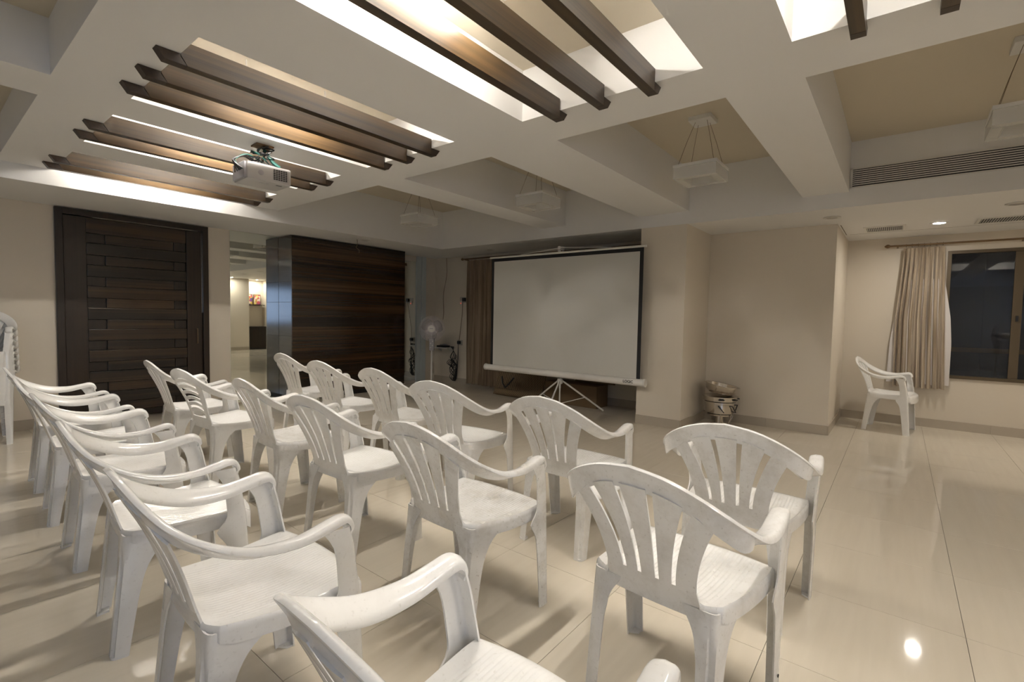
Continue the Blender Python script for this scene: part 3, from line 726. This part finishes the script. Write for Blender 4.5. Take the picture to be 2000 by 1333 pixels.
# ------------------------------------------------------------------ projector
pr = thing('projector', 'white ceiling projector with tangled cables hanging under the beams', 'projector', (1.63, 3.60, 0), math.radians(-2))
MB().bbox(-0.06, 0.06, -0.05, 0.05, ZM-0.012, ZM, 0.003).build('mount_plate', 'bronze', pr)
MB().tube([(0,0,ZM-0.01), (0,0,2.24)], 0.014, 10).build('mount_pole', 'steel', pr, True)
pz0, pz1 = 2.125, 2.245
sec = []
bd = MB().bbox(-0.150, 0.150, -0.12, 0.12, pz0, pz1, 0.016); bd.build('body', 'dull_plastic', pr, True)
MB().bbox(-0.09, 0.09, -0.06, 0.06, pz1+0.001, pz1+0.018, 0.004).build('mount_bracket', 'black', pr)
gv = MB().box(-0.0058, 0.0058, -0.1225, -0.1185, -0.0042, 0.0042).mesh('vent_slot', 'black')
for i in range(6):
    for k in range(6): inst(gv, 'vent_slot', pr, (0.030+0.0165*i, 0, pz0+0.030+0.0125*k))
MB().lathe((-0.06, -0.119, pz0+0.055), [(0.0, -0.003), (0.018, -0.003), (0.018, 0.0)], 18, 'y').build('speaker_mark', 'grey_plastic', pr)
MB().box(0.06, 0.10, -0.085, -0.065, pz0-0.001, pz0+0.002).build('foot_screw', 'black', pr)
R = Matrix(((1, 0, 0), (0, -1, 0), (0, 0, -1))).to_4x4(); R.translation = Vector((-0.02, -0.06, pz0-0.0005)); text_mesh('BenQ', 0.028, 'maker_lettering', 'grey_plastic', pr, R, 0.0003)
MB().lathe((0.151, 0.05, pz0+0.05), [(0.0, 0.012), (0.03, 0.012), (0.033, 0.0)], 20, 'x').build('lens', 'black', pr, True)
MB().bbox(-0.162, -0.149, -0.10, 0.10, pz0+0.008, pz1-0.004, 0.003).build('connector_panel', 'grey_plastic', pr)
rnd = random.Random(11)
for k in range(8):
    pts = [(rnd.uniform(-0.02, 0.02), rnd.uniform(-0.02, 0.02), ZM-0.02)]
    for q in range(4): pts.append((rnd.uniform(-0.09, 0.06), rnd.uniform(-0.10, 0.05), 2.36-0.025*q+rnd.uniform(-0.02, 0.02)))
    pts += [(-0.12, rnd.uniform(-0.08, 0.02), 2.30), (-0.20-0.02*rnd.random(), -0.06, 2.24), (-0.163, rnd.uniform(-0.08, 0.06), 2.19)]
    MB().tube(spline(pts, 40), 0.0045, 6).build('cable', 'teal' if k == 3 else ('wire' if k == 0 else 'black'), pr, True)
MB().tube(spline([(0.0, -0.03, 2.36), (0.02, -0.05, 2.32), (0.05, -0.06, 2.28), (0.09, -0.07, 2.255)], 16), 0.012, 8).build('cable_sleeve', 'teal', pr, True)
MB().tube(spline([(-0.02, -0.075, 2.25), (0.05, -0.08, 2.245), (0.13, -0.075, 2.24), (0.08, -0.06, 2.25), (-0.01, -0.05, 2.25)], 24), 0.009, 8).build('cable_coil', 'black', pr, True)

# ------------------------------------------------------------------ stacked steel pots in the alcove
st = thing('steel_pot', 'stack of stainless steel food warmers with a tilted dish in the alcove', 'cookware', (5.93, 1.60, 0))
MB().lathe((0,0,0), [(0.10, 0.0), (0.10, 0.012), (0.05, 0.025), (0.045, 0.105), (0.11, 0.118), (0.135, 0.122), (0.137, 0.138), (0.12, 0.140)], 32).build('stand', 'steel', st, True)
MB().lathe((0,0,0), [(0.130, 0.142), (0.152, 0.150), (0.160, 0.215), (0.158, 0.265), (0.172, 0.268), (0.172, 0.282), (0.155, 0.284)], 32).build('lower_pot', 'steel', st, True)
MB().lathe((0,0,0), [(0.165, 0.286), (0.182, 0.292), (0.186, 0.335), (0.196, 0.338), (0.196, 0.346), (0.178, 0.348)], 32).build('upper_pot', 'steel', st, True)
dsh = MB().lathe((0,0,0), [(0.0, 0.0), (0.13, 0.002), (0.165, 0.035), (0.182, 0.095), (0.196, 0.100), (0.196, 0.106), (0.178, 0.102), (0.158, 0.040), (0.0, 0.010)], 32).build('dish', 'steel', st, True)
dsh.location = (0, 0, 0.372); dsh.rotation_euler = (math.radians(9), math.radians(3), 0)
for k, a in enumerate((200, 250, 300, 20)):
    a = math.radians(a); c, s_ = math.cos(a), math.sin(a)
    MB().tube([(0.155*c-0.03*s_, 0.155*s_+0.03*c, 0.175), (0.185*c-0.03*s_, 0.185*s_+0.03*c, 0.175), (0.185*c+0.03*s_, 0.185*s_-0.03*c, 0.245), (0.155*c+0.03*s_, 0.155*s_-0.03*c, 0.245)], 0.006, 8).build('handle', 'black', st, True)
    MB().tube([(0.178*c-0.03*s_, 0.178*s_+0.03*c, 0.318), (0.205*c-0.025*s_, 0.205*s_+0.025*c, 0.318), (0.205*c+0.025*s_, 0.205*s_-0.025*c, 0.318), (0.178*c+0.03*s_, 0.178*s_-0.03*c, 0.318)], 0.006, 8).build('handle', 'black', st, True)
    MB().tube([(0.10*c, 0.10*s_, 0.005), (0.143*c, 0.143*s_, 0.10), (0.150*c, 0.150*s_, 0.148)], 0.006, 8).build('leg', 'steel', st, True)

# ------------------------------------------------------------------ shrine corner (seen in the wall mirror)
cb2 = thing('low_cabinet', 'dark low cabinet under the picture shelf, seen in the mirror', 'cabinet', (0, 0, 0))
MB().box(6.95, 7.54, YR-0.49, YR-0.05, 0.06, 0.72).build('carcass', 'door_v', cb2)
for k in range(2): MB().bbox(6.955+0.295*k, 6.955+0.295*(k+1)-0.004, YR-0.05, YR-0.032, 0.07, 0.71, 0.002).build('door', 'door_v', cb2)
MB().bbox(6.93, 7.56, YR-0.495, YR-0.02, 0.721, 0.745, 0.002).build('top', 'door_h', cb2)
MB().box(6.97, 7.52, YR-0.48, YR-0.08, 0.0, 0.06).build('plinth', 'black', cb2)
s2 = thing('picture_shelf', 'small wall shelf carrying two bright prints, seen in the mirror', 'shelf', (0, 0, 0))
MB().bbox(6.96, 7.54, YR-0.49, YR-0.28, 1.43, 1.455, 0.002).build('board', 'door_h', s2)
for k in range(2):
    t = thing('framed_print', '%s colourful framed print on the picture shelf, seen in the mirror' % ('left' if k else 'right'), 'picture', (7.10+0.26*k, YR-0.44, 1.456))
    MB().bbox(-0.115, 0.115, -0.012, 0.012, 0.0, 0.34, 0.003).build('frame', 'bronze', t)
    MB().box(-0.10, 0.10, 0.0125, 0.014, 0.015, 0.325).build('print', 'pic_b' if k else 'pic_a', t)
dl = downlight(7.25, YR-0.2, 'lit downlight above the picture shelf in the niche', True)

# ------------------------------------------------------------------ moulded chairs
def build_chair_meshes():
    Mh = {}
    # --- seat
    nu, nv = 26, 150
    us = np.linspace(0, 1, nu); vv = np.linspace(-1, 1, nv)
    hwx = np.array([-0.19, -0.10, 0.0, 0.08, 0.14, 0.19, 0.225, 0.245]); hwy = np.array([0.192, 0.207, 0.220, 0.230, 0.234, 0.232, 0.222, 0.205])
    P = np.zeros((nu, nv, 3))
    for i, u in enumerate(us):
        for j, v in enumerate(vv):
            xf = 0.236-0.030*abs(v)**3.2
            xr = -0.192+0.034*abs(v)**5; x = xr+u*(xf-xr); y = v*np.interp(x, hwx, hwy)
            z = 0.434-0.017*math.sin(PI*min(1, u*1.05))*(1-0.35*v*v)+0.004*abs(v)**6
            if u < 0.14: z += 0.022*(1-u/0.14)**2*max(0, 1-abs(v/0.80)**4)
            if u > 0.9: z -= 0.016*((u-0.9)/0.1)**2
            e = min(1, max(0, (0.86-abs(v))/0.06))*min(1, max(0, (u-0.08)/0.06))*min(1, max(0, (0.93-u)/0.05))
            z += 0.0010*e*math.sin(2*PI*y/0.0135)
            P[i, j] = (x, y, z)
    mb = MB().shell(P, 0.005)
    # rim skirt: left rear -> front -> right rear
    path = [P[0, j] for j in range(nv-22, nv-1, 3)] + [P[i, nv-1] for i in range(0, nu)] + [P[nu-1, j] for j in range(nv-3, 1, -2)] + [P[i, 0] for i in range(nu-1, -1, -1)] + [P[0, j] for j in range(1, 22, 3)]
    path = np.array(path); S = np.zeros((len(path), 4, 3)); cen = np.array([0.02, 0, 0])
    for i, p_ in enumerate(path):
        out = (p_-cen); out[2] = 0; out /= np.linalg.norm(out)
        fr_ = min(1, max(0, (p_[0]-0.12)/0.08)); tp = min(1.0, min(i, len(path)-1-i)/9.0); dep = (0.048+0.022*fr_)*(0.35+0.65*tp)
        for k, (o_, dz) in enumerate(((-0.002, 0.001), (0.003, -0.005), (0.0045, -0.014), (0.005, -1))):
            S[i, k] = p_+out*o_+np.array([0, 0, dz if dz > -1 else -dep])
    mb.shell(S, 0.004)
    Mh['seat'] = mb.mesh('seat', 'chair', True, 50)
    # --- rail edges
    E1 = [(-0.338,0,0.826),(-0.330,0.095,0.812),(-0.310,0.180,0.779),(-0.272,0.246,0.734),(-0.205,0.283,0.686),(-0.110,0.294,0.645),(0.0,0.294,0.631),(0.080,0.290,0.641),(0.118,0.287,0.648),(0.139,0.284,0.642),(0.151,0.280,0.620),(0.152,0.278,0.595)]
    E2 = [(-0.310,0,0.757),(-0.302,0.090,0.746),(-0.282,0.160,0.714),(-0.244,0.203,0.676),(-0.185,0.224,0.641),(-0.100,0.233,0.614),(0.0,0.236,0.612),(0.080,0.235,0.630),(0.118,0.234,0.638),(0.138,0.234,0.633),(0.149,0.236,0.615),(0.150,0.237,0.595)]
    n = 56; A = spline(E1, n); B = spline(E2, n)
    def sections(a, b, ths=None):
        secs = []; ths = [0.0085]*len(a) if ths is None else ths
        for i in range(len(a)):
            i0, i1 = max(i-1, 0), min(i+1, len(a)-1); tg = (a[i1]+b[i1])-(a[i0]+b[i0]); tg /= np.linalg.norm(tg)
            wv = (a[i]-b[i])/2; c = (a[i]+b[i])/2; nn = np.cross(tg, wv); nn /= np.linalg.norm(nn); th = ths[i]; c = c-nn*(th-0.0085)*np.sign(nn[2])
            sec = []
            for k in range(16):
                q = 2*PI*k/16; cq, sq = math.cos(q), math.sin(q); ex = 0.45
                sec.append(c+wv*math.copysign(abs(cq)**ex, cq)+nn*th*math.copysign(abs(sq)**ex, sq)+nn*0.006*(1-abs(math.copysign(abs(cq)**ex, cq))**2))
            secs.append(sec)
        return secs
    isp = 19                                   # where crest turns into arm
    full_a = np.vstack([A[isp::-1]*np.array([1,-1,1]), A[1:isp+1]]); full_b = np.vstack([B[isp::-1]*np.array([1,-1,1]), B[1:isp+1]])
    def xb(z, y): return -0.192-(z-0.44)*0.385+0.30*y*y+0.012*math.sin(PI*(z-0.44)/0.32)
    def base_rail(mb):
        P = np.zeros((6, 17, 3))
        for i in range(6):
            for j in range(17):
                z = 0.392+0.082*i/5; y = (-1+2*j/16)*np.interp(z, [0.39, 0.43, 0.475], [0.152, 0.147, 0.139]); P[i, j] = (xb(max(z, 0.42), y), y, z)
        mb.shell(P, 0.006)
    bk = MB().loft(sections(full_a, full_b))
    base_rail(bk); Mh['backrest'] = bk.mesh('backrest', 'chair', True, 50)
    for sgn in (1, -1):                         # drooping ends of the crest's outer lip
        K = 14; Pl = np.zeros((K, 5, 3)); idx = np.linspace(9, 21, K)
        for i in range(K):
            q = idx[i]; a = np.array([np.interp(q, range(n), A[:, c]) for c in range(3)])
            s = i/(K-1); dep = 0.064*math.sqrt(max(0.0, 1-max(0, (s-0.62)/0.38)**2))*min(1, 0.75+s)+0.004
            for k in range(5):
                h_ = k/4; Pl[i, k] = a+np.array([0.028*h_*(1-s*0.6), -0.006*h_-0.004, -0.004-dep*h_])
            Pl[i, :, 1] *= sgn
        bk.shell(Pl, 0.006)
    Mh['backrest_eared'] = bk.mesh('backrest_eared', 'chair', True, 50)
    # ladder variant
    lb_ = MB().loft(sections(full_a, full_b)); base_rail(lb_)
    Mh['backrest_ladder'] = lb_.mesh('backrest_ladder', 'chair', True, 50)
    # --- slats
    def ztop(y):
        k = np.argmin(abs(B[:30, 1]-abs(y))); return B[k, 2]+0.012
    def slat(yt0, yt1, yb0, yb1, nm):
        P = np.zeros((13, 6, 3))
        for i in range(13):
            for j in range(6):
                v = j/5; yt = yt0+(yt1-yt0)*v; yb = yb0+(yb1-yb0)*v; zt_ = ztop(yt); s = i/12; z = 0.466+(zt_-0.466)*s
                y = yb+(yt-yb)*s**1.7; P[i, j] = (xb(z, y)-0.0025*math.sin(PI*v), y, z)
        return MB().shell(P, 0.006).mesh(nm, 'chair', True, 50)
    Mh['slats'] = [slat(-0.040, 0.040, -0.021, 0.021, 'slat_mid'),
                   slat(0.060, 0.136, 0.034, 0.070, 'slat_inner'), slat(-0.136, -0.060, -0.070, -0.034, 'slat_inner_r'),
                   slat(0.157, 0.205, 0.083, 0.139, 'slat_outer'), slat(-0.205, -0.157, -0.139, -0.083, 'slat_outer_r')]
    posts = [slat(0.150, 0.198, 0.095, 0.139, 'post'), slat(-0.198, -0.150, -0.139, -0.095, 'post_r')]
    lad = []
    for k in range(6):
        z0 = 0.500+0.042*k; P = np.zeros((4, 15, 3))
        for i in range(4):
            for j in range(15):
                v = -1+2*j/14; z = z0+0.024*i/3; hy = 0.100+0.052*((z-0.466)/0.27)**1.7
                y = v*hy; P[i, j] = (xb(z, y), y, z+0.016*(1-v*v))
        lad.append(MB().shell(P, 0.006).mesh('slat_cross', 'chair', True, 50))
    Mh['ladder'] = posts+lad
    # --- arms
    def mirror(me_mb): 
        o = MB(); o.add([(x, -y, z) for x, y, z in me_mb.v], me_mb.f); return o
    q_ = np.arange(n-isp); ar = MB().loft(sections(A[isp:], B[isp:], np.interp(q_, [0, 8, 22, 30, n-isp-1], [0.0085, 0.013, 0.013, 0.008, 0.005])))
    Mh['arm'] = [ar.mesh('armrest', 'chair', True, 50), mirror(ar).mesh('armrest_r', 'chair', True, 50)]
    # --- front leg: outer side plate + front flange + foot
    zs_ = list(np.linspace(0, 0.30, 6))+list(np.linspace(0.32, 0.47, 9))+list(np.linspace(0.50, 0.622, 6))
    def smooth(z, xk, yk): return float(np.mean([np.interp(z+d_, xk, yk) for d_ in (-0.018, -0.009, 0, 0.009, 0.018)]))
    P = []
    for z in zs_:
        cx = smooth(z, [0, 0.43, 0.575, 0.622], [0.214, 0.184, 0.160, 0.146]); cy = np.interp(z, [0, 0.43, 0.622], [0.258, 0.266, 0.279])
        s = smooth(z, [0, 0.22, 0.30, 0.34, 0.365, 0.385, 0.40, 0.425, 0.53, 0.575, 0.605, 0.622], [0.054, 0.064, 0.070, 0.082, 0.104, 0.116, 0.082, 0.064, 0.058, 0.060, 0.068, 0.085])
        f_ = smooth(z, [0, 0.3, 0.43, 0.622], [0.038, 0.042, 0.046, 0.044]); r = 0.014
        row = [(cx-s, cy-0.004, z), (cx-s*0.8, cy-0.001, z), (cx-s*0.5, cy, z)]
        for q in range(6):
            an = PI/2*q/5; row.append((cx-r+r*math.sin(an), cy-r+r*math.cos(an), z))
        row += [(cx, cy-f_*0.65, z), (cx-0.001, cy-f_, z)]
        P.append(row)
    fl_ = MB().shell(P, 0.005); fl_.prism([(0.168, 0.255), (0.211, 0.255), (0.211, 0.224), (0.190, 0.224)], 0.0, 0.006)
    Mh['fleg'] = [fl_.mesh('front_leg', 'chair', True, 50), mirror(fl_).mesh('front_leg_r', 'chair', True, 50)]
    # --- rear leg: grooved corner
    zs_ = list(np.linspace(0, 0.26, 6))+list(np.linspace(0.28, 0.425, 10))
    P = []; ca_, sa_ = math.cos(0.13), math.sin(0.13)
    for z in zs_:
        cx = np.interp(z, [0, 0.425], [-0.228, -0.186]); cy = np.interp(z, [0, 0.425], [0.198, 0.193])
        s = smooth(z, [0, 0.20, 0.28, 0.33, 0.36, 0.385, 0.405, 0.425], [0.048, 0.060, 0.070, 0.086, 0.106, 0.135, 0.180, 0.20])
        wv = smooth(z, [0, 0.28, 0.36, 0.40, 0.425], [0.042, 0.048, 0.060, 0.085, 0.10])
        gd = np.interp(z, [0, 0.30, 0.39], [0.011, 0.011, 0.001])
        row = [(cx, cy-wv, z), (cx, cy-wv*0.7, z), (cx, cy-0.021, z), (cx+gd*0.8, cy-0.019, z), (cx+gd, cy-0.016, z)]
        row += [(cx+0.003+gd*0.6, cy-0.008+gd*0.1, z), (cx+0.010, cy-0.001, z)]
        for q in (0.12, 0.4, 0.7, 1.0): row.append((cx+0.012+(s-0.012)*q*ca_, cy+(s-0.012)*q*sa_-(0.002 if q == 1 else 0), z))
        P.append(row)
    rl = MB().shell(P, 0.005); rl.prism([(-0.229, 0.158), (-0.230, 0.188), (-0.222, 0.199), (-0.184, 0.205), (-0.19, 0.165)], 0.0, 0.008)
    Mh['rleg'] = [rl.mesh('rear_leg', 'chair', True, 50), mirror(rl).mesh('rear_leg_r', 'chair', True, 50)]
    return Mh
CM = build_chair_meshes()
def chair(x, y, deg, label, group, grime=(0.5, 0.5), ladder=False, z=0.0, ears=False):
    t = thing('plastic_chair', label, 'chair', (x, y, z), math.radians(deg), group)
    parts = [inst(CM['seat'], 'seat', t)]
    bk = inst(CM['backrest_ladder' if ladder else ('backrest_eared' if ears else 'backrest')], 'backrest', t); parts.append(bk)
    for k, me in enumerate(CM['ladder'] if ladder else CM['slats']):
        parts.append(inst(me, 'post' if ladder and k < 2 else 'slat', bk))
    for k in range(2):
        parts.append(inst(CM['arm'][k], 'armrest', t)); parts.append(inst(CM['fleg'][k], 'leg', t)); parts.append(inst(CM['rleg'][k], 'leg', t))
    for p_ in parts: p_.color = (grime[0], grime[1], 0, 1)
    return t
ords = ['leftmost', 'second from left', 'third from left', 'fourth from left', 'fifth from left', 'rightmost']
front = [(2.62,4.70,0,.45),(2.48,3.80,1.8,.4),(2.47,3.02,0,.6),(2.309,2.228,4.9,.35),(2.310,1.385,-0.8,.55),(2.283,0.509,0.9,.7)]
mid = [(1.521,4.605,-2.4,.35),(1.493,3.856,4.4,.3),(1.571,3.037,-1.7,.8),(1.523,2.240,2.1,.35),(1.485,1.390,-2.0,1.0),(1.541,0.526,-4.2,.6)]
rear = [(0.740,4.562,-2.6,.2),(0.712,3.825,-4.5,.2),(0.693,3.103,-2.1,.25),(0.662,2.257,-5.0,.25),(0.638,1.469,-2.7,.3),(0.651,0.545,-3.1,.2)]
fx_ = ['white plastic chair beside the dark cabinet, leftmost of the front row', 'white plastic chair, second from left in the front row', 'white plastic chair, third from left in the front row before the cabinet',
       'white plastic chair, fourth from left in the front row before the curtain', 'white plastic chair in the front row directly before the screen tripod', 'stained white plastic chair in the front row before the steel pots, rightmost of the row']
mx_ = ['white plastic chair before the dark door, leftmost of the middle row', 'white plastic chair with horizontal back slats, the only ladder-backed one', 'dirty white plastic chair, third from left in the middle row',
       'white plastic chair, fourth from left in the middle row', 'grimy greyish plastic chair, fifth from left in the middle row', 'white plastic chair with a hole in its leg, rightmost of the middle row']
rx_ = ['white plastic chair nearest the stacked chairs, leftmost of the rear row', 'white plastic chair, second from left in the rear row', 'white plastic chair, third from left in the rear row',
       'white plastic chair, fourth from left in the rear row', 'large white plastic chair with glossy ribbed seat, fifth from left in the rear row', 'white plastic chair cut off by the bottom edge, rightmost of the rear row']
for lst, lab, grp in ((front, fx_, 'chairs in the front row'), (mid, mx_, 'chairs in the middle row'), (rear, rx_, 'chairs in the rear row')):
    for k, (x, y, a, gr) in enumerate(lst):
        c = chair(x, y, a, lab[k], grp, (gr, 0.3+0.6*gr), 'ladder' in lab[k], 0.0, k == 5 and lst is not rear)
        if 'hole' in lab[k]:
            MB().lathe((0.175, -0.2635, 0.10), [(0.0, -0.003), (0.005, -0.0025), (0.0055, 0.0)], 12, 'y').build('screw_hole', 'black', c)
chair(7.055, 0.046, -97.3, 'single white plastic chair by the curtain and right window', 'chair by the window', (0.15, 0.2))
for k in range(8):
    nm = ['bottom', 'second lowest', 'third lowest', 'fourth lowest', 'fourth highest', 'third highest', 'second highest', 'topmost'][k]
    chair(0.365-0.001*k, 6.405, -100, '%s white plastic chair of the stack at the left edge' % nm, 'stacked chairs by the door', (0.2, 0.25), z=0.056*k)
